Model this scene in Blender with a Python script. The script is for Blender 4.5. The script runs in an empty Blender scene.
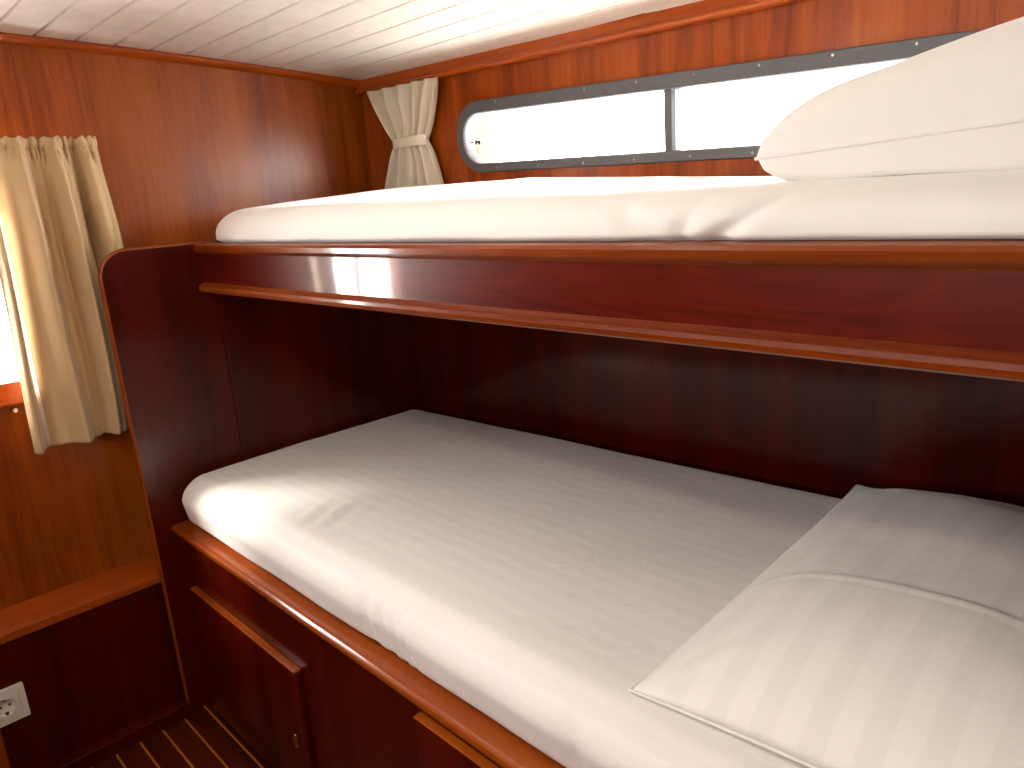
import bpy, bmesh, math, random
from mathutils import Vector, Matrix, noise
random.seed(4)
C = bpy.context.scene.collection
S = 0.56            # metres per layout unit
FLOOR = -2.27       # floor height in layout units (the lens is at 0, 0, 0)

def W(p):
    """layout units -> metres, floor at z = 0"""
    return Vector((p[0]*S, p[1]*S, (p[2]-FLOOR)*S))

# ------------------------------------------------------------------ camera
cam_d = bpy.data.cameras.new('camera')
cam = bpy.data.objects.new('camera', cam_d); C.objects.link(cam)
RX = Vector((0.69959229, 0.1310557, -0.70242083))
RY = Vector((0.71116341, -0.22319301, 0.66665694))
RZ = Vector((-0.06940623, -0.96592406, -0.24934613))
right = Vector((RX[0], RY[0], RZ[0])); down = Vector((RX[1], RY[1], RZ[1])); fwd = Vector((RX[2], RY[2], RZ[2]))
M = Matrix(((right[0], -down[0], -fwd[0], 0), (right[1], -down[1], -fwd[1], 0), (right[2], -down[2], -fwd[2], 0), (0, 0, 0, 1)))
cam.matrix_world = Matrix.Translation(W((0, 0, 0))) @ M
cam_d.sensor_width = 36; cam_d.lens = 745/1024*36
cam_d.clip_start = 0.02
bpy.context.scene.camera = cam

# ------------------------------------------------------------------ light
sc = bpy.context.scene
sc.view_settings.view_transform = 'Standard'; sc.view_settings.look = 'None'
sc.view_settings.gamma = 1; sc.view_settings.use_curve_mapping = False
sc.view_settings.exposure = 0.2
sc.cycles.use_denoising = True
sc.cycles.max_bounces = 10; sc.cycles.diffuse_bounces = 6; sc.cycles.transparent_max_bounces = 12
sc.cycles.sample_clamp_indirect = 6
world = bpy.data.worlds.new('overcast_sky'); sc.world = world; world.use_nodes = True
bg = world.node_tree.nodes['Background']; bg.inputs[0].default_value = (1.0, 0.955, 0.925, 1); bg.inputs[1].default_value = 31.0

def portal(loc, rot, sx, sy):
    l = bpy.data.lights.new('window_portal', 'AREA'); l.shape = 'RECTANGLE'; l.size = sx*S; l.size_y = sy*S
    l.cycles.is_portal = True
    o = bpy.data.objects.new('window_portal', l); o.location = W(loc); o.rotation_euler = rot; C.objects.link(o)
PI = math.pi
sun = bpy.data.lights.new('hazy_sun', 'SUN'); sun.energy = 16; sun.angle = math.radians(15); sun.color = (1, .93, .80)
sun_o = bpy.data.objects.new('hazy_sun', sun); C.objects.link(sun_o)
sun_o.rotation_euler = Vector((1.0, 1.06, -1.36)).to_track_quat('-Z', 'Y').to_euler()
portal((-1.75, 2.74, .24), (-PI/2, 0, 0), 2.5, .45)       # long hull window, light going towards -y
portal((-3.72, .45, -.2), (0, -PI/2, 0), .95, 1.2)        # end wall window, light going towards +x
portal((-.95, -1.72, .12), (PI/2, 0, 0), 2.2, .32)          # fill window added on the opposite side, light going towards +y
def fill_light(loc, power, size, color):  # area light for the added ceiling fill
    l = bpy.data.lights.new('fill_lamp_light', 'AREA'); l.shape = 'DISK'; l.size = size*S; l.energy = power; l.color = color
    o = bpy.data.objects.new('fill_lamp_light', l); o.location = W(loc); C.objects.link(o)
    return o

# ------------------------------------------------------------------ materials
def new_mat(name):
    m = bpy.data.materials.new(name); m.use_nodes = True
    nt = m.node_tree; b = nt.nodes['Principled BSDF']
    return m, nt, b
def N(nt, t, **kw):
    n = nt.nodes.new(t)
    for k, v in kw.items(): setattr(n, k, v)
    return n
def ramp(nt, stops):
    r = nt.nodes.new('ShaderNodeValToRGB'); e = r.color_ramp.elements
    while len(e) < len(stops): e.new(0.5)
    for el, (p, c) in zip(e, stops):
        el.position = p; el.color = (*c, 1) if len(c) == 3 else c
    return r

def wood(name, axis='z', dark=(.13,.022,.004), mid=(.30,.056,.008), light=(.40,.09,.014), band=3.2, coat=.8, rough=.32, coat_rough=.06, streak=.5, bump=.02):
    """varnished mahogany veneer, grain running along the given world axis"""
    m, nt, b = new_mat(name)
    g = N(nt, 'ShaderNodeNewGeometry'); L = nt.links.new
    def mapped(along, across):
        mp = N(nt, 'ShaderNodeMapping')
        s = [across]*3; s['xyz'.index(axis)] = along
        mp.inputs['Scale'].default_value = s
        L(g.outputs['Position'], mp.inputs['Vector']); return mp
    fine = N(nt, 'ShaderNodeTexNoise'); fine.inputs['Scale'].default_value = 1; fine.inputs['Detail'].default_value = 6; fine.inputs['Roughness'].default_value = .65
    L(mapped(2.5, 75).outputs[0], fine.inputs['Vector'])
    wide = N(nt, 'ShaderNodeTexNoise'); wide.inputs['Scale'].default_value = 1; wide.inputs['Detail'].default_value = 3; wide.inputs['Distortion'].default_value = .6
    L(mapped(.55, band*2.6).outputs[0], wide.inputs['Vector'])
    cath = N(nt, 'ShaderNodeTexNoise'); cath.inputs['Scale'].default_value = 1; cath.inputs['Detail'].default_value = 2; cath.inputs['Distortion'].default_value = 1.1
    L(mapped(1.3, 13).outputs[0], cath.inputs['Vector'])
    mul = N(nt, 'ShaderNodeMath', operation='MULTIPLY'); mul.inputs[1].default_value = 9
    L(cath.outputs[0], mul.inputs[0])
    fr = N(nt, 'ShaderNodeMath', operation='PINGPONG'); fr.inputs[1].default_value = .5; L(mul.outputs[0], fr.inputs[0])
    a = N(nt, 'ShaderNodeMath', operation='MULTIPLY_ADD'); a.inputs[1].default_value = .32*streak; L(fr.outputs[0], a.inputs[0])
    s1 = N(nt, 'ShaderNodeMath', operation='MULTIPLY_ADD'); s1.inputs[1].default_value = .40; L(fine.outputs[0], s1.inputs[0])
    s2 = N(nt, 'ShaderNodeMath', operation='MULTIPLY'); s2.inputs[1].default_value = .62; L(wide.outputs[0], s2.inputs[0])
    L(s2.outputs[0], s1.inputs[2]); L(s1.outputs[0], a.inputs[2])
    r = ramp(nt, [(.34, dark), (.56, mid), (.80, light)]); L(a.outputs[0], r.inputs[0])
    L(r.outputs[0], b.inputs['Base Color'])
    b.inputs['Roughness'].default_value = rough; b.inputs['Specular IOR Level'].default_value = .15
    b.inputs['Coat Weight'].default_value = coat; b.inputs['Coat Roughness'].default_value = coat_rough
    wav = N(nt, 'ShaderNodeTexNoise'); wav.inputs['Scale'].default_value = 1; wav.inputs['Detail'].default_value = 2
    L(mapped(4, 22).outputs[0], wav.inputs['Vector'])
    bp = N(nt, 'ShaderNodeBump'); bp.inputs['Strength'].default_value = 1; bp.inputs['Distance'].default_value = bump*.02
    L(wav.outputs[0], bp.inputs['Height']); L(bp.outputs[0], b.inputs['Coat Normal'])
    bp2 = N(nt, 'ShaderNodeBump'); bp2.inputs['Strength'].default_value = .25; bp2.inputs['Distance'].default_value = .0004
    L(fine.outputs[0], bp2.inputs['Height']); L(bp2.outputs[0], b.inputs['Normal'])
    return m

wood_wall = wood('mahogany_wall', 'z', band=3.0, dark=(.12,.016,.0012), mid=(.235,.046,.0020), light=(.32,.078,.004), coat=.27, coat_rough=.28)
wood_hull = wood('mahogany_hull', 'z', band=6.0, dark=(.11,.015,.0012), mid=(.26,.046,.0025), light=(.35,.075,.005), streak=.35, coat=.35, coat_rough=.22)
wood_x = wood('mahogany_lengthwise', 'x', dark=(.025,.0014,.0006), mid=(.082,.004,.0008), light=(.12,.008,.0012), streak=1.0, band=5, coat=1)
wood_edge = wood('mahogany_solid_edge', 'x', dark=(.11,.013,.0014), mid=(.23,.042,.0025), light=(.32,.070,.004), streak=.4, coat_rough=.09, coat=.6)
wood_edge_z = wood('mahogany_solid_upright', 'z', dark=(.11,.015,.0013), mid=(.20,.032,.0025), light=(.27,.05,.004), streak=.4, coat_rough=.12, coat=.6)
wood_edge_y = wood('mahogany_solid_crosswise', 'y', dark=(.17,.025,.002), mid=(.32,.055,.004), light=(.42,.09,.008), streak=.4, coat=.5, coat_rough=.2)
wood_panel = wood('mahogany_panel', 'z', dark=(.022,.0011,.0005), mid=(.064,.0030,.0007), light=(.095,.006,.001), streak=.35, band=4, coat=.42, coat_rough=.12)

wood_corn = wood('mahogany_cornice', 'x', dark=(.30,.05,.004), mid=(.42,.082,.008), light=(.50,.11,.012), streak=.3, coat=.5, coat_rough=.2, bump=.004)  # mahogany lightened in colour to stand in for light on the cornice
def plain(name, col, rough=.5, metal=0, coat=0, spec=.5):
    m, nt, b = new_mat(name)
    n = N(nt, 'ShaderNodeTexNoise'); n.inputs['Scale'].default_value = 60; n.inputs['Detail'].default_value = 3
    r = ramp(nt, [(.3, tuple(c*.92 for c in col)), (.7, tuple(min(1, c*1.05) for c in col))])
    nt.links.new(n.outputs[0], r.inputs[0]); nt.links.new(r.outputs[0], b.inputs['Base Color'])
    b.inputs['Roughness'].default_value = rough; b.inputs['Metallic'].default_value = metal
    b.inputs['Coat Weight'].default_value = coat; b.inputs['Specular IOR Level'].default_value = spec
    return m
m_ceil = plain('white_lacquered_board', (.88,.83,.75), .35, coat=.2)
m_frame = plain('grey_aluminium_frame', (.085,.083,.09), .55, .1)
m_brass = plain('brass', (.62,.42,.16), .28, 1)
m_chrome = plain('chrome', (.8,.8,.8), .12, 1)
m_socket = plain('white_socket_plastic', (.74,.68,.58), .3)
m_hole = plain('dark_socket_hole', (.02,.015,.012), .5)
m_screw = plain('steel_screw', (.65,.65,.66), .25, 1)
m_dark = plain('dark_gap', (.03,.006,.003), .6)
m_lamp, _nt, _b = new_mat('fill_lamp_glass')  # glow of the added fill lamps
_b.inputs['Base Color'].default_value = (1,.85,.6,1); _b.inputs['Emission Color'].default_value = (1,.8,.5,1); _b.inputs['Emission Strength'].default_value = 12

def glass_mat():
    m, nt, b = new_mat('window_glass'); nt.nodes.remove(b)
    out = nt.nodes['Material Output']; t = N(nt, 'ShaderNodeBsdfTransparent'); gl = N(nt, 'ShaderNodeBsdfGlossy'); gl.inputs['Roughness'].default_value = .02
    t.inputs[0].default_value = (.97,.985,.98,1)
    lw = N(nt, 'ShaderNodeLayerWeight'); lw.inputs[0].default_value = .5; pw_ = N(nt, 'ShaderNodeMath', operation='POWER'); pw_.inputs[1].default_value = 5; nt.links.new(lw.outputs['Facing'], pw_.inputs[0]); f = N(nt, 'ShaderNodeMath', operation='MULTIPLY_ADD'); f.inputs[1].default_value = .9; f.inputs[2].default_value = .03; nt.links.new(pw_.outputs[0], f.inputs[0]); mx = N(nt, 'ShaderNodeMixShader')
    nt.links.new(f.outputs[0], mx.inputs[0]); nt.links.new(t.outputs[0], mx.inputs[1]); nt.links.new(gl.outputs[0], mx.inputs[2]); nt.links.new(mx.outputs[0], out.inputs[0])
    return m
m_glass = glass_mat()

def fabric(name, col, stripe_axis=None, period=.04, contrast=.07, weave=900, sheen=.3, rough=.75, trans=0.0, wr=.0):
    """woven cloth; sateen stripes alternate in tone and gloss across stripe_axis"""
    m, nt, b = new_mat(name); L = nt.links.new
    g = N(nt, 'ShaderNodeTexCoord')
    n = N(nt, 'ShaderNodeTexNoise'); n.inputs['Scale'].default_value = weave; L(g.outputs['Object'], n.inputs['Vector'])
    if stripe_axis:
        sx = N(nt, 'ShaderNodeSeparateXYZ'); L(g.outputs['Object'], sx.inputs[0])
        mu = N(nt, 'ShaderNodeMath', operation='MULTIPLY'); mu.inputs[1].default_value = 2*PI/period; L(sx.outputs['XYZ'.index(stripe_axis)], mu.inputs[0])
        si = N(nt, 'ShaderNodeMath', operation='SINE'); L(mu.outputs[0], si.inputs[0])
        k = N(nt, 'ShaderNodeMath', operation='MULTIPLY_ADD', use_clamp=True); k.inputs[1].default_value = 4; k.inputs[2].default_value = .5; L(si.outputs[0], k.inputs[0])
        r = ramp(nt, [(0, tuple(c*(1-contrast) for c in col)), (1, col)]); L(k.outputs[0], r.inputs[0]); L(r.outputs[0], b.inputs['Base Color'])
        rr = N(nt, 'ShaderNodeMapRange'); rr.inputs[3].default_value = rough; rr.inputs[4].default_value = rough-.22; L(k.outputs[0], rr.inputs[0]); L(rr.outputs[0], b.inputs['Roughness'])
    else:
        r = ramp(nt, [(.35, tuple(c*.95 for c in col)), (.65, col)]); L(n.outputs[0], r.inputs[0]); L(r.outputs[0], b.inputs['Base Color'])
        b.inputs['Roughness'].default_value = rough
    b.inputs['Sheen Weight'].default_value = sheen; b.inputs['Sheen Roughness'].default_value = .4
    b.inputs['Specular IOR Level'].default_value = .35
    wn = N(nt, 'ShaderNodeTexNoise'); wn.inputs['Scale'].default_value = 14; wn.inputs['Detail'].default_value = 4; wn.inputs['Distortion'].default_value = .5
    L(g.outputs['Object'], wn.inputs['Vector'])
    b1 = N(nt, 'ShaderNodeBump'); b1.inputs['Strength'].default_value = .5; b1.inputs['Distance'].default_value = wr; L(wn.outputs[0], b1.inputs['Height'])
    b2 = N(nt, 'ShaderNodeBump'); b2.inputs['Strength'].default_value = .12; b2.inputs['Distance'].default_value = .0004; L(n.outputs[0], b2.inputs['Height']); L(b1.outputs[0], b2.inputs['Normal'])
    L(b2.outputs[0], b.inputs['Normal'])
    if trans:
        out = nt.nodes['Material Output']; tr = N(nt, 'ShaderNodeBsdfTranslucent'); tr.inputs[0].default_value = (*col, 1)
        mx = N(nt, 'ShaderNodeMixShader'); mx.inputs[0].default_value = trans
        L(b.outputs[0], mx.inputs[1]); L(tr.outputs[0], mx.inputs[2]); L(mx.outputs[0], out.inputs[0])
    return m
m_sheet_low = fabric('striped_sateen_sheet', (.84,.815,.79), 'Y', .034, .035, wr=.004)
m_sheet_up = fabric('smooth_white_sheet', (.85,.825,.79), None, wr=.006)
m_pillow_low = fabric('striped_sateen_pillowcase', (.86,.84,.81), 'X', .055, .045, wr=.003)
m_pillow_up = fabric('white_pillowcase', (.85,.825,.79), 'X', .05, .004, wr=.006)
m_curtain = fabric('tan_satin_curtain', (.58,.40,.21), None, sheen=.5, rough=.5, trans=.06, wr=.002)
m_curtain_c = fabric('cream_linen_curtain', (.76,.67,.53), None, sheen=.3, rough=.8, trans=.15, wr=.002)
m_lining = fabric('white_curtain_lining', (.92,.88,.80), None, trans=.7)

# ------------------------------------------------------------------ helpers
def finish(name, bm, mat, parent=None, origin=None, smooth=False, autosm=None):
    """layout-unit bmesh -> one linked mesh object, origin given in layout units"""
    if origin is None:
        if parent is not None: origin = parent['_o']
        else:
            xs = [v.co for v in bm.verts]
            origin = ((min(c.x for c in xs)+max(c.x for c in xs))/2, (min(c.y for c in xs)+max(c.y for c in xs))/2, min(c.z for c in xs))
    o0 = Vector(origin)
    for v in bm.verts: v.co = (v.co-o0)*S
    bmesh.ops.recalc_face_normals(bm, faces=bm.faces)
    me = bpy.data.meshes.new(name); bm.to_mesh(me); bm.free()
    if smooth:
        for p in me.polygons: p.use_smooth = True
    me.materials.append(mat)
    o = bpy.data.objects.new(name, me); C.objects.link(o)
    if parent is not None:
        o.parent = parent; o.location = (o0-Vector(parent['_o']))*S
    else: o.location = W(o0)
    o['_o'] = list(o0)
    if autosm is not None:
        for p in me.polygons: p.use_smooth = True
        try:
            es = me.attributes.new('sharp_edge', 'BOOLEAN', 'EDGE')
        except Exception: es = None
        b2 = bmesh.new(); b2.from_mesh(me); b2.edges.ensure_lookup_table()
        for e in b2.edges:
            if len(e.link_faces) == 2 and e.calc_face_angle(0) > autosm: e.smooth = False
        b2.to_mesh(me); b2.free()
    return o
def thing(name, label, cat, origin, group=None):
    o = bpy.data.objects.new(name, None); C.objects.link(o); o.empty_display_size = .1
    o.location = W(origin); o['_o'] = list(origin); o['label'] = label; o['category'] = cat
    if group: o['group'] = group
    return o
def tag(o, label, cat, group=None):
    o['label'] = label; o['category'] = cat
    if group: o['group'] = group
    return o
def struct(o): o['kind'] = 'structure'; return o

def box(bm, a, b, bev=0, seg=2):
    r = bmesh.ops.create_cube(bm, size=1)
    vs = r['verts']
    for v in vs:
        v.co = Vector(((a[i]+b[i])/2+v.co[i]*(b[i]-a[i]) for i in range(3)))
    if bev:
        es = list({e for v in vs for e in v.link_edges})
        bmesh.ops.bevel(bm, geom=es, offset=bev, segments=seg, affect='EDGES', profile=.5)
    return bm
def sweep(bm, prof, path, closed=True):
    """profile given as function i -> list of points for each station"""
    rings = [[bm.verts.new(p) for p in prof(s)] for s in path]
    n = len(rings[0])
    for a, b in zip(rings, rings[1:]):
        for i in range(n if closed else n-1):
            j = (i+1) % n
            bm.faces.new((a[i], a[j], b[j], b[i]))
    if closed:
        bm.faces.new(rings[0][::-1]); bm.faces.new(rings[-1])
    return bm
def plate(outline, holes, front, back):
    """flat plate with holes; outline in 2D, front()/back() map 2D points to 3D"""
    bm = bmesh.new()
    def mk(f):
        vs_loops = []; es = []
        for loop in [outline]+holes:
            vs = [bm.verts.new(f(p)) for p in loop]
            for i in range(len(vs)): es.append(bm.edges.new((vs[i], vs[(i+1) % len(vs)])))
            vs_loops.append(vs)
        return vs_loops, es
    # triangulate in 2D first
    t = bmesh.new(); es = []; idx = {}
    pts = []
    for loop in [outline]+holes:
        vs = []
        for p in loop:
            v = t.verts.new((p[0], p[1], 0)); vs.append(v); idx[v] = len(pts); pts.append(p)
        for i in range(len(vs)): es.append(t.edges.new((vs[i], vs[(i+1) % len(vs)])))
    bmesh.ops.triangle_fill(t, use_beauty=True, use_dissolve=False, edges=es, normal=(0, 0, 1))
    tris = [[idx[v] for v in f.verts] for f in t.faces]; t.free()
    A = [bm.verts.new(front(p)) for p in pts]; B = [bm.verts.new(back(p)) for p in pts]
    for tr in tris:
        bm.faces.new([A[i] for i in tr]); bm.faces.new([B[i] for i in reversed(tr)])
    k = 0
    for loop in [outline]+holes:
        n = len(loop)
        for i in range(n):
            a, b = k+i, k+(i+1) % n
            bm.faces.new((A[a], A[b], B[b], B[a]))
        k += n
    return bm
def rrect(x0, x1, z0, z1, r, seg=8):
    pts = []
    for cx, cz, a0 in ((x1-r, z1-r, 0), (x0+r, z1-r, 90), (x0+r, z0+r, 180), (x1-r, z0+r, 270)):
        for i in range(seg+1):
            a = math.radians(a0+90*i/seg); pts.append((cx+r*math.cos(a), cz+r*math.sin(a)))
    return pts
def dense_rect(x0, x1, z0, z1, n=10):
    pts = []
    for i in range(n): pts.append((x0+(x1-x0)*i/n, z0))
    for i in range(3): pts.append((x1, z0+(z1-z0)*i/3))
    for i in range(n): pts.append((x1-(x1-x0)*i/n, z1))
    for i in range(3): pts.append((x0, z1-(z1-z0)*i/3))
    return pts

XE = -3.60      # end wall
XR = 2.2        # opposite end of the cabin
YF = -1.6       # opposite side
def wy(x, z): return 2.455+.075*(x+3.6)     # hull side swings out amidships
def zc(y): return .752-.0165*(y+.3)**2                   # cambered ceiling

# ------------------------------------------------------------------ setting
# end wall with its window
ow = rrect(.10, .93, -.61, .24, .05)
bm = plate(dense_rect(YF-.1, 3.4, FLOOR, .9, 4), [ow], lambda p: (XE, p[0], p[1]), lambda p: (XE-.09, p[0], p[1]))
struct(finish('wall_left', bm, wood_wall))
# hull side wall with long slot window
WX0, WX1, WZ, WH = -2.895, -.595, .232, .164
def wz(x, z): return z-.03*(x+1.74)
slot = rrect(WX0+.035, WX1-.035, WZ-WH+.035, WZ+WH-.035, WH-.036, 10)
bm = plate(dense_rect(-3.6, XR, FLOOR, .80, 12), [slot],
           lambda p: (p[0], wy(p[0], wz(*p)), wz(*p)), lambda p: (p[0], wy(p[0], wz(*p))+.08, wz(*p)))
struct(finish('wall_back', bm, wood_hull))
# opposite side, with an unseen window added as fill, and the far end
ow2 = rrect(-2.0, .1, .0, .24, .10)
bm = plate(dense_rect(-3.6, XR, FLOOR, .9, 4), [ow2], lambda p: (p[0], YF, p[1]), lambda p: (p[0], YF-.09, p[1]))
struct(finish('wall_front', bm, wood_wall))
bm = box(bmesh.new(), (XR, YF-.1, FLOOR), (XR+.09, 3.4, .9)); struct(finish('wall_right', bm, wood_wall))

# floor: mahogany planks with pale inlay strips
m_floor, nt, b = new_mat('teak_and_holly_floor')
L = nt.links.new
src = wood('floor_base', 'x', dark=(.02,.0018,.0006), mid=(.06,.006,.0012), light=(.09,.011,.002), streak=.4)
m_floor = src; m_floor.name = 'mahogany_floor_with_inlay'; nt = m_floor.node_tree; b = nt.nodes['Principled BSDF']; L = nt.links.new
link = b.inputs['Base Color'].links[0]; colsock = link.from_socket
gg = N(nt, 'ShaderNodeNewGeometry'); sx = N(nt, 'ShaderNodeSeparateXYZ'); L(gg.outputs['Position'], sx.inputs[0])
ad = N(nt, 'ShaderNodeMath', operation='ADD'); ad.inputs[1].default_value = -.683*S+.0024+20*.1*S; L(sx.outputs[1], ad.inputs[0])
md = N(nt, 'ShaderNodeMath', operation='MODULO'); md.inputs[1].default_value = .1*S; L(ad.outputs[0], md.inputs[0])
lt = N(nt, 'ShaderNodeMath', operation='LESS_THAN'); lt.inputs[1].default_value = .0048; L(md.outputs[0], lt.inputs[0])
mix = N(nt, 'ShaderNodeMix', data_type='RGBA'); L(lt.outputs[0], mix.inputs[0]); L(colsock, mix.inputs[6]); mix.inputs[7].default_value = (.40,.12,.02,1)
L(mix.outputs[2], b.inputs['Base Color'])
bm = box(bmesh.new(), (-3.7, YF-.1, FLOOR-.06), (XR+.1, 3.4, FLOOR)); struct(finish('floor', bm, m_floor))

# ceiling of narrow white boards, grooves between them, following the camber
bm = bmesh.new()
pts = []; y = .93-.1478*18
ys = []
while y < 3.0:
    ys.append(y); y += .1478
prof = [(YF-.1, zc(YF-.1))]
for y in ys:
    if y < YF: continue
    g = .0075
    prof += [(y-g-.004, zc(y)), (y-g, zc(y)+.002), (y-g*.6, zc(y)+.022), (y+g*.6, zc(y)+.022), (y+g, zc(y)+.002), (y+g+.004, zc(y))]
prof += [(3.1, zc(3.1))]
top = [(p[0], p[1]+.12) for p in prof][::-1]
loopp = prof+[(3.1, .95), (YF-.1, .95)]
for x in (-3.6, XR):
    pass
A = [bm.verts.new((-3.6, p[0], p[1])) for p in loopp]; B = [bm.verts.new((XR, p[0], p[1])) for p in loopp]
for i in range(len(loopp)):
    j = (i+1) % len(loopp); bm.faces.new((A[i], A[j], B[j], B[i]))
struct(finish('ceiling', bm, m_ceil))

# bead between end wall and ceiling
def bead_prof(y):
    z = zc(y); return [(XE, y, z-.001), (XE+.030, y, z-.001), (XE+.034, y, z-.010), (XE+.026, y, z-.026), (XE+.010, y, z-.034), (XE, y, z-.036)]
bm = sweep(bmesh.new(), bead_prof, [YF+i*(2.55-YF)/30 for i in range(31)])
struct(finish('trim_1', bm, wood_edge_y, autosm=.7))
# cornice between hull side and ceiling, with a rounded lower nosing
def corn(x):
    zb = .556-.004*(x+3.0)
    yw = wy(x, zb)+.02
    f = wy(x, zb)-.040
    pr = [(yw, zb), (f+.012, zb-.001), (f+.004, zb), (f-.003, zb+.005), (f-.006, zb+.012), (f-.003, zb+.019), (f+.003, zb+.024), (f+.010, zb+.027), (f+.014, zb+.040), (f+.018, .74), (yw, .74)]
    return [(x, p[0], p[1]) for p in pr]
bm = sweep(bmesh.new(), corn, [-3.6+i*(XR+3.6)/24 for i in range(25)])
struct(finish('trim_2', bm, wood_corn, autosm=.7))

# ------------------------------------------------------------------ long hull window
def hullpt(x, z, off): return Vector((x, wy(x, wz(x, z))-off, wz(x, z)))
def offset_stadium(d, n=14):
    return rrect(WX0+d, WX1-d, WZ-WH+d, WZ+WH-d, max(WH-.012-d, .02), n)
win = bpy.data.objects.new('window_1', None); C.objects.link(win); win['_o'] = [-1.743, wy(-1.743, .24), .07]; win.location = W(win['_o']); struct(win)
# frame with a stepped profile, and two glazed openings
MX = -1.743
def frame_ring(d0, d1, o0, o1):
    bm = bmesh.new()
    a = offset_stadium(d0); b = offset_stadium(d1)
    va = [bm.verts.new(hullpt(p[0], p[1], o0)) for p in a]; vb = [bm.verts.new(hullpt(p[0], p[1], o1)) for p in b]
    n = len(a)
    for i in range(n): bm.faces.new((va[i], va[(i+1) % n], vb[(i+1) % n], vb[i]))
    return bm
bm = bmesh.new()
stages = [(0, -.002), (.001, .012), (.004, .016), (.046, .016), (.050, .012), (.052, .004), (.0535, -.02), (.054, -.05)]
loops = [[bm.verts.new(hullpt(p[0], p[1]-(.008 if d > .02 else 0), o)) for p in offset_stadium(d)] for d, o in stages]
for a, b_ in zip(loops, loops[1:]):
    n = len(a)
    for i in range(n): bm.faces.new((a[i], a[(i+1) % n], b_[(i+1) % n], b_[i]))
fr = finish('window_frame', bm, m_frame, win, autosm=.6)
bm = bmesh.new()
def mull(z):
    return [hullpt(MX-.024, z, -.045), hullpt(MX-.024, z, -.008), hullpt(MX-.016, z, .006), hullpt(MX+.016, z, .006), hullpt(MX+.024, z, -.008), hullpt(MX+.024, z, -.045)]
sweep(bm, mull, [WZ-WH+.03, WZ, WZ+WH-.03])
finish('mullion', bm, m_frame, win)
for x0, x1 in ((WX0+.05, MX-.01), (MX+.01, WX1-.05)):
    full = offset_stadium(.05, 10)
    pl = [p for p in full if (p[0] < MX-.02 if x1 < MX else p[0] > MX+.02)]
    if x1 < MX: pl += [(MX, WZ-WH+.05), (MX, WZ+WH-.05)]
    else: pl += [(MX, WZ+WH-.05), (MX, WZ-WH+.05)]
    ctr = (sum(p[0] for p in pl)/len(pl), WZ)
    pl.sort(key=lambda p: math.atan2((p[1]-ctr[1])*4, p[0]-ctr[0]))
    bm = bmesh.new()
    f1 = [bm.verts.new(hullpt(p[0], p[1], -.026)) for p in pl]; f2 = [bm.verts.new(hullpt(p[0], p[1], -.034)) for p in pl]
    bm.faces.new(f1); bm.faces.new(f2[::-1])
    for i in range(len(pl)): bm.faces.new((f1[i], f1[(i+1) % len(pl)], f2[(i+1) % len(pl)], f2[i]))
    finish('pane', bm, m_glass, win)
# screws round the frame
def disc(bm, c, nrm, r, h, seg=14):
    nrm = Vector(nrm).normalized(); q = nrm.to_track_quat('Z', 'Y')
    prev = None
    rings = []
    for rr, hh in ((r, 0), (r, h*.6), (r*.7, h), (0.0001, h)):
        rings.append([bm.verts.new(Vector(c)+q @ Vector((rr*math.cos(2*PI*i/seg), rr*math.sin(2*PI*i/seg), hh))) for i in range(seg)])
    for a, b_ in zip(rings, rings[1:]):
        for i in range(seg): bm.faces.new((a[i], a[(i+1) % seg], b_[(i+1) % seg], b_[i]))
    return bm
hn = Vector((.075, -1, 0)).normalized()
for i in range(8):
    x = WX0+.25+i*.25
    for z in (WZ+WH-.017, WZ-WH+.017):
        finish('screw', disc(bmesh.new(), hullpt(x+.02*(z > WZ), z, .0155), hn, .005, .003), m_screw, win)
# small latch at the rounded end
LX = .072
bm = bmesh.new(); box(bm, (-2.895, 0, .246), (-2.868, .012, .252)); box(bm, (-2.862, 0, .236), (-2.852, .012, .258)); box(bm, (-2.858, 0, .243), (-2.838, .012, .249)); box(bm, (-2.842, 0, .234), (-2.828, .012, .254))
for v in bm.verts: v.co.x += LX; v.co.z -= .006; v.co.y += wy(v.co.x, v.co.z)+.004
finish('latch', bm, m_frame, win)

# ------------------------------------------------------------------ end wall window (mostly behind the curtain)
w2 = bpy.data.objects.new('window_2', None); C.objects.link(w2); w2['_o'] = [XE, .5, -.68]; w2.location = W(w2['_o']); struct(w2)
bm = plate(rrect(.04, .99, -.69, .30, .04), [rrect(.10, .93, -.612, .24, .05)], lambda p: (XE+.022, p[0], p[1]), lambda p: (XE, p[0], p[1]))
finish('window_frame', bm, wood_edge_y, w2)
bm = box(bmesh.new(), (XE, .03, -.705), (XE+.034, 1.0, -.688), .004); o = finish('window_sill', bm, wood_edge_y, w2)
bm = box(bmesh.new(), (XE-.05, .335, -.61), (XE-.02, .36, .24)); finish('mullion', bm, m_frame, w2)
bm = box(bmesh.new(), (XE-.045, .06, -.64), (XE-.038, .97, .27)); finish('pane', bm, m_glass, w2)
bm = disc(bmesh.new(), (XE, .566, -.728), (1, 0, 0), .014, .03); finish('knob', bm, m_chrome, w2, autosm=.8)
# unseen opposite window, added to light the bunks from the front
w3 = bpy.data.objects.new('fill_window', None); C.objects.link(w3); w3['_o'] = [-1, YF, -.4]; w3.location = W(w3['_o']); struct(w3)
bm = plate(rrect(-2.05, .15, -.05, .29, .14), [rrect(-1.98, .08, .02, .22, .09)], lambda p: (p[0], YF+.02, p[1]), lambda p: (p[0], YF-.02, p[1]))
finish('window_frame', bm, m_frame, w3)
bm = box(bmesh.new(), (-2.0, YF-.05, .0), (.1, YF-.042, .24)); finish('pane', bm, m_glass, w3)

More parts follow.
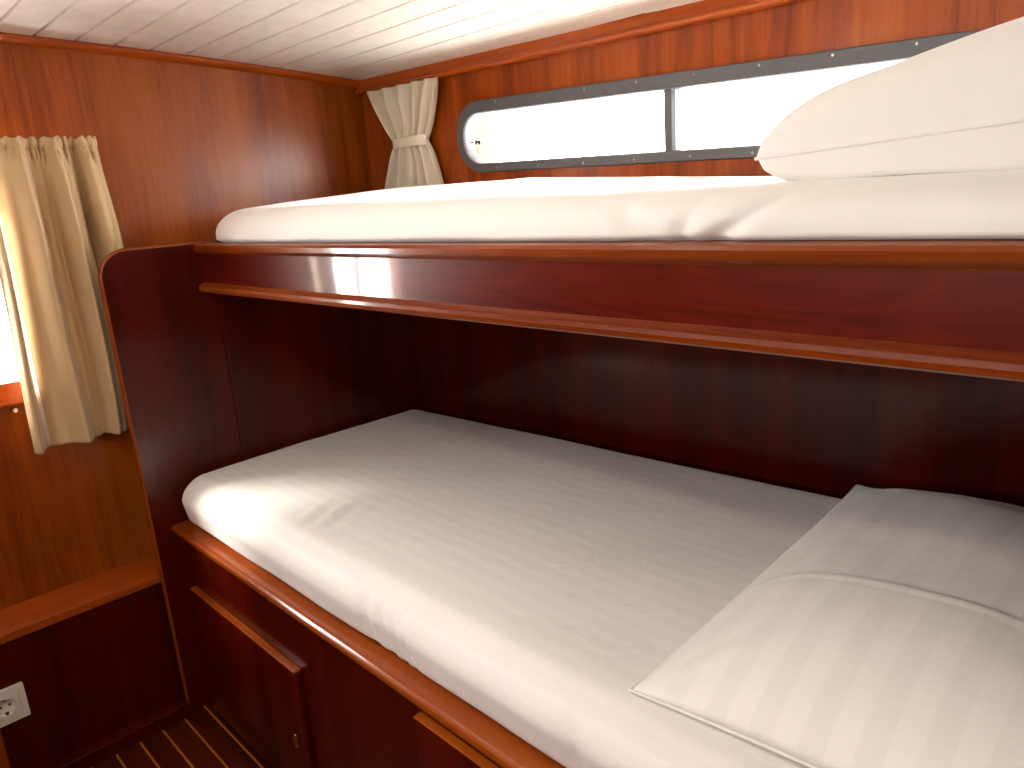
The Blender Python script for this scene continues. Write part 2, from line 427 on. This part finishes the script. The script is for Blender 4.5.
# ------------------------------------------------------------------ bunk bed (built-in joinery)
XP = -3.33      # inner face of the end panel
bunk = thing('bunk_bed', 'varnished mahogany built-in bunk bed with rounded end panel and storage base', 'bunk bed', (-1.5, 1.6, FLOOR))
def bwall(x): return 2.470+.075*(x+3.33)
# end panel with rounded upper front corner
r = .11
out = [(2.46, FLOOR), (.925, FLOOR), (.925, -.125-r)]
for i in range(1, 11):
    a = PI-PI/2*i/10; out.append((.925+r+r*math.cos(a), -.125-r+r*math.sin(a)))
out += [(2.46, -.125)]
bm = plate(out, [], lambda p: (XP, p[0], p[1]), lambda p: (XP-.026, p[0], p[1]))
finish('end_panel', bm, wood_panel, bunk)
# solid edging on the end panel
path = [(.925, FLOOR), (.925, -1.0), (.925, -.125-r)]+[(.925+r+r*math.cos(PI-PI/2*i/12), -.125-r+r*math.sin(PI-PI/2*i/12)) for i in range(1, 13)]+[(1.6, -.125), (2.40, -.125)]
bm = bmesh.new()
rings = []
for i, p in enumerate(path):
    a = Vector(path[max(i-1, 0)]); b_ = Vector(path[min(i+1, len(path)-1)]); t = (b_-a).normalized(); nrm = Vector((-t[1], t[0]))
    if nrm[0] > 0 and abs(nrm[0]) > abs(nrm[1]): nrm = -nrm
    if nrm[1] < 0 and abs(nrm[1]) > .7: nrm = -nrm
    pr = [(XP-.027, 0), (XP-.027, .005), (XP-.022, .010), (XP-.013, .012), (XP-.004, .010), (XP+.0012, .005), (XP+.0012, 0)]
    rings.append([bm.verts.new((q[0], p[0]+nrm[0]*q[1], p[1]+nrm[1]*q[1])) for q in pr])
for a, b_ in zip(rings, rings[1:]):
    for i in range(len(a)): bm.faces.new((a[i], a[(i+1) % len(a)], b_[(i+1) % len(a)], b_[i]))
bm.faces.new(rings[0]); bm.faces.new(rings[-1][::-1])
finish('edge_moulding', bm, wood_edge_z, bunk, autosm=.9)
# inner lining behind the rail end
bm = plate([(1.372, -1.34), (2.44, -1.34), (2.44, -.19), (1.372, -.19)], [], lambda p: (XP+.006, p[0], p[1]), lambda p: (XP-.001, p[0], p[1]))
finish('side_lining', bm, wood_panel, bunk)
# upper rail: recessed face, cap and nosing
XB = .42
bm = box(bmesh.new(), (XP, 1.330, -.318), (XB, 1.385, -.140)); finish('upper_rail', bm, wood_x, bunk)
def rail_cap(x):
    z = -.125; y = 1.33
    pr = [(y+.06, z), (y-.010, z), (y-.018, z-.004), (y-.022, z-.013), (y-.020, z-.030), (y-.014, z-.037), (y-.006, z-.039), (y-.003, z-.044), (y+.004, z-.044), (y+.004, z-.01), (y+.06, z-.01)]
    return [(x, p[0], p[1]) for p in pr]
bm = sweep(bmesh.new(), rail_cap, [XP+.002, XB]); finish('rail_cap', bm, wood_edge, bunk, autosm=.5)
def nosing(x):
    z = -.335; y = 1.33
    pr = [(y+.06, z), (y-.016, z), (y-.026, z+.006), (y-.028, z+.018), (y-.024, z+.028), (y-.014, z+.036), (y-.004, z+.040), (y+.004, z+.044), (y+.06, z+.044)]
    return [(x, p[0], p[1]) for p in pr]
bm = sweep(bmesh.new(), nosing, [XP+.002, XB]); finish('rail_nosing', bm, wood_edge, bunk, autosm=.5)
bm = plate([(XP, 1.38), (XB, 1.38), (XB, bwall(XB)), (XP, bwall(XP))], [], lambda p: (p[0], p[1], -.19), lambda p: (p[0], p[1], -.128))
finish('bunk_board', bm, wood_panel, bunk)
# back panel of the lower berth
bm = plate([(XP, -1.40), (XB, -1.40), (XB, -.19), (XP, -.19)], [], lambda p: (p[0], bwall(p[0])-.02, p[1]), lambda p: (p[0], bwall(p[0])+.004, p[1]))
finish('back_panel', bm, wood_panel, bunk)
# slight seam strip standing on the back panel
bm = plate([(-1.845, -1.34), (-1.841, -1.34), (-1.841, -.19), (-1.845, -.19)], [], lambda p: (p[0], bwall(p[0])-.0206, p[1]), lambda p: (p[0], bwall(p[0])-.019, p[1]))
finish('panel_seam', bm, m_dark, bunk)
# foot end, beyond the frame
bm = plate([(2.66, FLOOR), (.99, FLOOR), (.99, -.125), (2.66, -.125)], [], lambda p: (XB, p[0], p[1]), lambda p: (XB+.045, p[0], p[1]))
finish('end_panel', bm, wood_panel, bunk)
# storage base
YC = 1.010
bm = box(bmesh.new(), (XP+.001, YC, FLOOR), (XB, YC+.03, -1.385)); finish('storage_front', bm, wood_panel, bunk)
def ledge(x):
    z = -1.339; y = 1.001
    pr = [(1.6, z), (y+.014, z), (y+.004, z-.003), (y-.004, z-.011), (y-.006, z-.022), (y-.002, z-.033), (y+.010, z-.040), (y+.016, z-.046), (1.6, z-.046)]
    return [(x, p[0], p[1]) for p in pr]
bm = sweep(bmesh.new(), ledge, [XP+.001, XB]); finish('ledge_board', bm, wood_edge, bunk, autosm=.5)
bm = plate([(XP+.001, 1.6), (XB, 1.6), (XB, bwall(XB)), (XP+.001, bwall(XP))], [], lambda p: (p[0], p[1], -1.385), lambda p: (p[0], p[1], -1.345))
finish('berth_board', bm, wood_panel, bunk)
# doors: overlay panels the highlight along the top is put in as a lighter strip
def door(x0, x1, z0, z1, lock_x=None, hinge=True, strip=.009):
    bm = box(bmesh.new(), (x0, YC-.026, z0), (x1, YC+.001, z1), .006, 3)
    d = finish('cabinet_door', bm, wood_panel, bunk, (x0, YC, z0), autosm=1.0)
    bm = box(bmesh.new(), (x0, YC-.029, z1-.001), (x1, YC, z1+strip), strip/3); finish('top_highlight', bm, wood_edge, d)
    if hinge:
        bm = bmesh.new()
        for i in range(13):
            z = z0+.02+i*(z1-z0-.05)/13
            disc(bm, (x0-.004, YC-.016, z), (0, -1, 0), .0035, .003, 8)
        bmesh.ops.translate(bm, verts=bm.verts, vec=(0, 0, 0))
        box(bm, (x0-.008, YC-.016, z0), (x0-.0, YC+.001, z1))
        h = finish('hinge', bm, m_dark2, d)
    if lock_x:
        bm = disc(bmesh.new(), (lock_x, YC-.025, -1.925), (0, -1, 0), .017, .007, 24)
        for v in bm.verts: v.co.z = -1.925+(v.co.z+1.925)*1.7
        k = finish('lock', bm, m_brass, d, autosm=.8)
    return d
m_dark2 = plain('aged_brass_hinge', (.10,.05,.02), .4, .8)
door(-3.19, -2.262, FLOOR+.055, -1.602, -2.345)
door(-1.53, -.60, FLOOR+.055, -1.398, strip=.004)

# ------------------------------------------------------------------ mattresses
def soft_box(x0, x1, y0, y1, z0, z1, rx, rz, nx, ny, nz, fn=None, seed=0, amp=.004, rb=.03):
    bm = bmesh.new()
    def add(f, na, nb):
        g = [[bm.verts.new(f(i/na, j/nb)) for j in range(nb+1)] for i in range(na+1)]
        for i in range(na):
            for j in range(nb): bm.faces.new((g[i][j], g[i+1][j], g[i+1][j+1], g[i][j+1]))
    lx, ly, lz = x1-x0, y1-y0, z1-z0
    def ease(t, k=.0): return t
    add(lambda a, b: (x0+a*lx, y0+b*ly, z1), nx, ny); add(lambda a, b: (x0+a*lx, y0+b*ly, z0), nx, ny)
    add(lambda a, b: (x0+a*lx, y0, z0+b*lz), nx, nz); add(lambda a, b: (x0+a*lx, y1, z0+b*lz), nx, nz)
    add(lambda a, b: (x0, y0+a*ly, z0+b*lz), ny, nz); add(lambda a, b: (x1, y0+a*ly, z0+b*lz), ny, nz)
    bmesh.ops.remove_doubles(bm, verts=bm.verts, dist=1e-5)
    flat = []
    for v in bm.verts:
        c = v.co.copy()
        zr = rz if c.z > z0+rb else rb
        q = Vector((min(max(c.x, x0+rx), x1-rx), min(max(c.y, y0+rx), y1-rx), min(max(c.z, z0+rb), z1-rz)))
        if c.z >= z0+rb and c.z <= z1-rz: zr = rz
        d = Vector(((c.x-q.x)/rx, (c.y-q.y)/rx, (c.z-q.z)/zr)); l = d.length
        if l > 1e-6:
            # cube-to-sphere so the corner grid stays even
            m = max(abs(d.x), abs(d.y), abs(d.z)); d = d*(m/l)
        v.co = Vector((q.x+d.x*rx, q.y+d.y*rx, q.z+d.z*zr))
        if fn: v.co = Vector(fn(v.co))
        if c.z < z0+1e-5: flat.append(v)
    for v in bm.verts:
        p = v.co
        w = noise.noise(Vector((p.x*2.2, p.y*3, p.z*5+seed)))*amp+noise.noise(Vector((p.x*7, p.y*7, p.z*9+seed)))*amp*.35
        v.co = p+Vector((0, -w*.7, w))
    for v in flat: v.co.z = z0
    return bm
def low_fn(p):
    x, y, z = p
    t = (y-1.06)/(2.45-1.06)
    y2 = y+max(0, t)*(.07*(x+3.25))
    up = max(0, (z+1.34)/.22)
    # gentle crown, creases by the front edge
    z2 = z+up*(.006*math.sin(PI*min(max(t, 0), 1)))
    f = max(0, 1-abs(y-1.08)/.12)
    z2 += f*up*.0
    y2 += (1-abs(up-.55)*1.6)*-.030*f
    for cx, wd, am in ((-1.80, .045, .016), (-1.71, .03, .016), (-1.65, .022, .014), (-1.60, .02, .009), (-.95, .04, .010)):
        d = (x-cx)+(z+1.3)*.35
        y2 += am*f*math.exp(-(d/wd)**2*3)*math.sin(PI*min(1, up*.95+.02))
    g = math.exp(-((x+2.38)/.10)**2-((y-1.26)/.07)**2)
    z2 += up*.012*g*math.sin((x+2.38)*60+(y-1.26)*20)
    # lower hem lifts in a few places
    if up < .4 and f > 0: z2 += .006*(noise.noise(Vector((x*3.1, 0, 4)))+.1)*(1 if z < -1.3 else 0)
    return (x, y2, z2)
bm = soft_box(-3.318, .36, 1.058, 2.395, -1.338, -1.118, .095, .115, 250, 60, 16, low_fn, 3, .006, .035)
o = finish('mattress', bm, m_sheet_low, smooth=True)
tag(o, 'lower mattress in a white striped sateen sheet on the storage base', 'mattress')
def up_fn(p):
    x, y, z = p
    fo = 1-min(1, max(0, (x+2.3)/1.2)); t = (y-1.34)/(2.43-1.34); up = min(1, max(0, (z+.125)/.12))
    y2 = y+max(0, t)*.075*(x+3.2)
    z2 = z+up*(.066*fo*min(max(t, 0), 1)**.8-.024*(x+3.2)/3)
    f = max(0, 1-(y-1.33)/.12) if y < 1.45 else 0
    k = (1-abs(up-.45)*1.5)
    w = noise.noise(Vector((x*2.3, 1.3, 0)))*.5+noise.noise(Vector((x*6+z*3, 4.3, 0)))*.35
    s = min(1, max(0, (x+2.2)/1.4))
    y2 += f*(-.004+ -.034*w*s*max(k, 0))
    d = (x+1.02)+(z+.06)*.9; y2 += f*s*.020*math.exp(-(d/.035)**2)
    d = (x+.72)-(z+.06)*1.3; y2 += f*s*.020*math.exp(-(d/.03)**2)
    d = (x+.86)-(z+.06)*.3; y2 += f*s*.016*math.exp(-(d/.02)**2)
    if z < -.10 and f > 0: z2 += .008*max(0, noise.noise(Vector((x*4, 9, 0))))*s
    return (x, y2, z2)
bm = soft_box(-3.225, .36, 1.335, 2.43, -.1255, .0, .125, .095, 260, 50, 16, up_fn, 8, .003, .014)
o = finish('mattress', bm, m_sheet_up, smooth=True)
tag(o, 'thin upper mattress in a plain white sheet on top of the wooden rail', 'mattress')

# ------------------------------------------------------------------ pillows
def pillow(name, mat, corners, H, Hb, seamfn=None, fold=None, seed=0, n=110, place=None, pw=.42):
    """corners: four 3D points A(0,0) B(1,0) Cc(1,1) D(0,1); H top fullness, Hb bottom fullness"""
    A, B, Cc, D = [Vector(c) for c in corners]
    bm = bmesh.new()
    nrm = ((B-A).cross(D-A)).normalized()
    if nrm.z < 0: nrm = -nrm
    def pos(u, v, side):
        # sides pull in between pointed corners
        a, b_ = u*2-1, v*2-1
        uu = .5+.5*a*(1-.035*(1-b_*b_)); vv = .5+.5*b_*(1-.03*(1-a*a))
        P = (A*(1-uu)+B*uu)*(1-vv)+(D*(1-uu)+Cc*uu)*vv
        e = max(0, (1-abs(a)**2.4)*(1-abs(b_)**2.4))
        h = e**pw
        w = noise.noise(Vector((u*3, v*3, seed)))*.10+noise.noise(Vector((u*8, v*8, seed+5)))*.02*(1-e*.6)
        # creases radiating from corners
        for cu, cv in ((0, 0), (1, 0), (0, 1), (1, 1)):
            du, dv = u-cu, v-cv; rr = math.hypot(du, dv); an = math.atan2(abs(dv), abs(du))
            w += .05*math.sin(an*13+cu*2+cv)*math.exp(-(rr/.22)**2)*min(1, e*4)
        if side > 0:
            hh = H*h*(1+w*1.2)
            if fold: hh += fold(u, v)*min(1, e*6)
            return P+nrm*hh
        return P-nrm*(Hb*h*(1+w*.5))
    top = [[bm.verts.new(pos(i/n, j/n, 1)) for j in range(n+1)] for i in range(n+1)]
    bot = [[top[i][j] if i in (0, n) or j in (0, n) else bm.verts.new(pos(i/n, j/n, -1)) for j in range(n+1)] for i in range(n+1)]
    for g, s in ((top, 1), (bot, -1)):
        for i in range(n):
            for j in range(n):
                q = (g[i][j], g[i+1][j], g[i+1][j+1], g[i][j+1])
                bm.faces.new(q if s > 0 else q[::-1])
    # piping seam round the edge
    if place:
        for v in bm.verts: v.co = place(v.co)
    edge = [top[i][0].co.copy() for i in range(n)]+[top[n][j].co.copy() for j in range(n)]+[top[i][n].co.copy() for i in range(n, 0, -1)]+[top[0][j].co.copy() for j in range(n, 0, -1)]
    o = finish(name, bm, mat, smooth=True)
    bm = bmesh.new(); k = len(edge); rings = []
    for i, p in enumerate(edge):
        t = (edge[(i+1) % k]-edge[i-1]).normalized(); q = t.to_track_quat('Z', 'Y')
        rings.append([bm.verts.new(p+q @ Vector((.0038*math.cos(a*PI/3), .0038*math.sin(a*PI/3), 0))) for a in range(6)])
    for i in range(k):
        a, b_ = rings[i], rings[(i+1) % k]
        for j in range(6): bm.faces.new((a[j], a[(j+1) % 6], b_[(j+1) % 6], b_[j]))
    finish('seam', bm, mat, o, smooth=True)
    return o
def lowfold(u, v):
    # the envelope flap lies across the case: one cloth thickness higher on the near side, with a rolled hem
    e = .345-.06*math.exp(-(u/.10)**2)-.035*(u-.5)
    d = v-e
    return (.005*(1/(1+math.exp(d*140)))+.007*math.exp(-(d/.0055)**2))*min(1, .15+u*9)+.006*math.exp(-((v-.90-.01*math.sin(u*7))/.008)**2)
o = pillow('pillow', m_pillow_low, [(-.905, 1.155, -1.105), (.16, 1.20, -1.09), (.10, 2.56, -1.07), (-.935, 2.50, -1.07)], .17, .02, fold=lowfold, seed=2, pw=.62)
tag(o, 'large white striped pillow lying flat on the lower mattress', 'pillow')
o = pillow('pillow', m_pillow_up, [(-.775, 1.46, .030), (.34, 1.40, .085), (.40, 2.26, .10), (-.82, 2.24, .08)], .182, .14, seed=9, pw=.30, place=lambda c: Vector((c.x, c.y, max(c.z, -.024+.004*math.sin(c.x*9)))))
tag(o, 'plump white pillow on the upper mattress in front of the long window', 'pillow')

# ------------------------------------------------------------------ curtains
def sheet(name, mat, parent, pos, nu, nv, th=.003, smooth=True):
    """cloth given by pos(u, v) -> (point, normal)"""
    bm = bmesh.new()
    g = []
    for i in range(nu+1):
        row = []
        for j in range(nv+1):
            p = Vector(pos(i/nu, j/nv)); row.append(p)
        g.append(row)
    def nrm(i, j):
        a = g[min(i+1, nu)][j]-g[max(i-1, 0)][j]; b_ = g[i][min(j+1, nv)]-g[i][max(j-1, 0)]
        n_ = a.cross(b_); return n_.normalized() if n_.length > 0 else Vector((1, 0, 0))
    F = [[bm.verts.new(g[i][j]+nrm(i, j)*th/2) for j in range(nv+1)] for i in range(nu+1)]
    B = [[bm.verts.new(g[i][j]-nrm(i, j)*th/2) for j in range(nv+1)] for i in range(nu+1)]
    for i in range(nu):
        for j in range(nv):
            bm.faces.new((F[i][j], F[i+1][j], F[i+1][j+1], F[i][j+1])); bm.faces.new((B[i][j], B[i][j+1], B[i+1][j+1], B[i+1][j]))
    for j in range(nv):
        bm.faces.new((F[0][j], F[0][j+1], B[0][j+1], B[0][j])); bm.faces.new((F[nu][j], B[nu][j], B[nu][j+1], F[nu][j+1]))
    for i in range(nu):
        bm.faces.new((F[i][0], B[i][0], B[i+1][0], F[i+1][0])); bm.faces.new((F[i][nv], F[i+1][nv], B[i+1][nv], B[i][nv]))
    return finish(name, bm, mat, parent, smooth=smooth)

cur = thing('curtain', 'tan satin curtain with gathered top hanging over the window at left', 'curtain', (-3.5, .83, -.9))
def fold_amp(u, v, freq, seed, jit=.6):
    ph = 2*PI*freq*(u+.035*math.sin(5*u+seed)+.02*v*math.sin(9*u+seed))
    return math.sin(ph)+.35*math.sin(2.3*ph+seed+v*1.2)
def cur_pos(u, v):
    # u 0 = free inner edge, 1 = outer edge; v 0 = top
    y0 = .60-.01*v; y1 = 1.052+.03*math.sin(v*2.2)
    y = y0+(y1-y0)*u
    z = .335-1.235*v
    head = math.exp(-(v/.035)**2)
    A = (.072-.030*v*v)*(.35+.65*min(1, v*3.5))
    x = -3.484+A*fold_amp(u, v, 3.6, 1.3)
    x += .010*head*math.sin(u*2*PI*15+2*math.sin(u*9))+.007*math.exp(-((v-.045)/.025)**2)*math.sin(u*2*PI*24+3*math.sin(u*11))-.010*math.exp(-((v-.035)/.008)**2)+.006*math.exp(-((v-.02)/.012)**2)
    if v > .045 and v < .10: x += .006*math.sin(u*2*PI*15)*(1-(v-.045)/.055)
    y += .010*math.sin(v*5+u*6)*(v)
    if v < .001: z += .005*math.sin(u*2*PI*13+3*math.sin(u*7))
    return (x, y, z)
U0, U1 = .118, .150
sheet('drape', m_curtain, cur, lambda u, v: cur_pos(U0*u, v), 30, 90)
sheet('drape', m_curtain, cur, lambda u, v: cur_pos(U1+(1-U1)*u, v), 260, 150)
# lining edge that shows along the fold
def lin_pos(u, v):
    a = Vector(cur_pos(U0-.006, v)); b_ = Vector(cur_pos(U1+.006, v)); p = a.lerp(b_, u)
    return (p.x-.003, p.y, p.z)
o = sheet('lining_edge', m_lining, cur, lin_pos, 4, 90, .002); o['label'] = 'white lining edge along the inner fold'
bm = bmesh.new()
def tube(bm, a, b_, r, seg=10):
    a = Vector(a); b_ = Vector(b_); q = (b_-a).normalized().to_track_quat('Z', 'Y')
    R = [[bm.verts.new(p+q @ Vector((r*math.cos(2*PI*i/seg), r*math.sin(2*PI*i/seg), 0))) for i in range(seg)] for p in (a, b_)]
    for i in range(seg): bm.faces.new((R[0][i], R[0][(i+1) % seg], R[1][(i+1) % seg], R[1][i]))
    bm.faces.new(R[0][::-1]); bm.faces.new(R[1])
tube(bm, (-3.562, .0, .312), (-3.562, 1.03, .312), .009); box(bm, (-3.60, 1.005, .295), (-3.562, 1.017, .322))
finish('curtain_rod', bm, m_brass, cur)

cur2 = thing('curtain', 'small cream curtain tied in at the waist, hanging in the corner beside the long window', 'curtain', (-3.28, 2.5, .03))
def c2_pos(u, v):
    z = .556-.515*v
    band = .545
    if v < band:
        t = v/band; cx = -3.199+.039*t; hw = .273+(.112-.273)*(t**1.1)
    else:
        t = (v-band)/(1-band); cx = -3.160-.02*t; hw = .112+.095*t**.8
    x = cx+hw*(2*u-1)
    amp = .026*(.5+.5*min(1, v*6))*(1-.3*math.exp(-((v-band)/.08)**2))
    f = amp*fold_amp(u, v, 5.0, 2.2)
    pinch = .03*math.exp(-((v-band)/.10)**2)*math.cos((2*u-1)*1.45)
    return (x, wy(x, z)-.060-f-pinch*.7, z)
sheet('drape', m_curtain_c, cur2, c2_pos, 150, 80)
def band_pos(u, v):
    hw = .121; cx = -3.160; z = .302-.050*v+.010*(u-.5); a = (2*u-1)*PI*.5
    x = cx+hw*math.sin(a)
    return (x, wy(x, z)-.070-.046*math.cos(a)-.003*math.sin(v*PI), z)
o = sheet('tie_band', m_curtain_c, cur2, band_pos, 40, 8, .005)

# ------------------------------------------------------------------ low shelf along the end wall, with a socket below
XL = -3.358
sh = thing('wall_shelf', 'low varnished mahogany boxed shelf along the wall under the tan curtain', 'shelf', (-3.45, 0, FLOOR))
bm = bmesh.new()
def shp(y):
    z = -1.556; return [(XE+.001, y, z), (XL-.012, y, z), (XL-.003, y, z-.004), (XL, y, z-.012), (XL, y, z-.038), (XL-.006, y, z-.044), (XE+.001, y, z-.044)]
sweep(bm, shp, [YF+.01, 1.6]); finish('shelf_board', bm, wood_edge_y, sh, autosm=.5)
bm = box(bmesh.new(), (XL-.035, YF+.01, FLOOR), (XL-.012, 1.6, -1.600)); finish('front_panel', bm, wood_panel, sh)
bm = box(bmesh.new(), (XL-.012, YF+.01, FLOOR), (-3.302, .912, -2.20), .004); finish('plinth', bm, wood_panel, sh)

XS = XL-.012
so = thing('wall_socket', 'white square power socket on the dark panel below the low shelf', 'socket', (XS, .26, -1.94))
SY0, SY1, SZ0, SZ1 = .185, .333, -1.937, -1.787
cy_, cz_ = (SY0+SY1)/2, (SZ0+SZ1)/2
bm = plate(rrect(SY0, SY1, SZ0, SZ1, .006, 4), [rrect(cy_-.052, cy_+.052, cz_-.052, cz_+.052, .004, 4)], lambda p: (XS+.014, p[0], p[1]), lambda p: (XS, p[0], p[1]))
finish('cover_frame', bm, m_socket, so)
circ = lambda r, n=32: [(cy_+r*math.cos(2*PI*i/n), cz_+r*math.sin(2*PI*i/n)) for i in range(n)]
bm = plate(rrect(cy_-.0505, cy_+.0505, cz_-.0505, cz_+.0505, .004, 4), [circ(.036)], lambda p: (XS+.017, p[0], p[1]), lambda p: (XS+.001, p[0], p[1]))
finish('insert', bm, m_socket, so)
bm = bmesh.new(); A_ = circ(.036); 
va = [bm.verts.new((XS+.0165, p[0], p[1])) for p in A_]; vb = [bm.verts.new((XS+.001, cy_+(p[0]-cy_)*.94, cz_+(p[1]-cz_)*.94)) for p in A_]
for i in range(32): bm.faces.new((va[i], va[(i+1) % 32], vb[(i+1) % 32], vb[i]))
bm.faces.new(vb)
finish('recess', bm, m_socket, so)
for dy in (-.017, .017):
    bm = disc(bmesh.new(), (XS+.0012, cy_+dy*.95, cz_), (1, 0, 0), .0055, .001, 14); finish('pin_hole', bm, m_hole, so)
for dz in (-.031, .031):
    bm = box(bmesh.new(), (XS+.001, cy_-.006, cz_+dz-.004), (XS+.012, cy_+.006, cz_+dz+.004)); finish('earth_clip', bm, m_hole, so)

# pale upright of the furniture at the left edge of the picture
bm = box(bmesh.new(), (-2.86, -.10, FLOOR), (-2.80, .187, -1.59), .006)
o = finish('cabinet_panel', bm, wood_edge_z, autosm=1.0); tag(o, 'narrow orange-brown wooden upright at the lower left corner, nearer than the socket', 'wooden panel')

# ------------------------------------------------------------------ unseen fill lamps added at the ceiling
lamp0 = None
for i, (x, y) in enumerate(((-1.7, .15), (.2, -.4))):
    z = zc(y)
    lp = thing('fill_lamp', ('added round fill lamp at the ceiling, nearer the tan curtain' if i == 0 else 'added round fill lamp at the ceiling, farther from the tan curtain'), 'lamp', (x, y, z-.03), 'added fill lamps over the gangway')
    bm = bmesh.new(); seg = 28
    for (r0, h0), (r1, h1) in zip([(.13, 0), (.13, -.012), (.122, -.02), (.10, -.018)], [(.13, -.012), (.122, -.02), (.10, -.018), (.098, -.004)]):
        a = [bm.verts.new((x+r0*math.cos(2*PI*k/seg), y+r0*math.sin(2*PI*k/seg), z+h0)) for k in range(seg)]
        b_ = [bm.verts.new((x+r1*math.cos(2*PI*k/seg), y+r1*math.sin(2*PI*k/seg), z+h1)) for k in range(seg)]
        for k in range(seg): bm.faces.new((a[k], a[(k+1) % seg], b_[(k+1) % seg], b_[k]))
    bmesh.ops.remove_doubles(bm, verts=bm.verts, dist=1e-5)
    finish('lamp_rim', bm, m_brass, lp, autosm=.6)
    bm = disc(bmesh.new(), (x, y, z-.003), (0, 0, -1), .098, .008, 28); finish('lamp_glass', bm, m_lamp, lp)
    l = fill_light((x, y, z-.035), (3.2 if i == 0 else 4.0), .18, (1, .88, .74))

for o in bpy.data.objects:
    if '_o' in o: del o['_o']
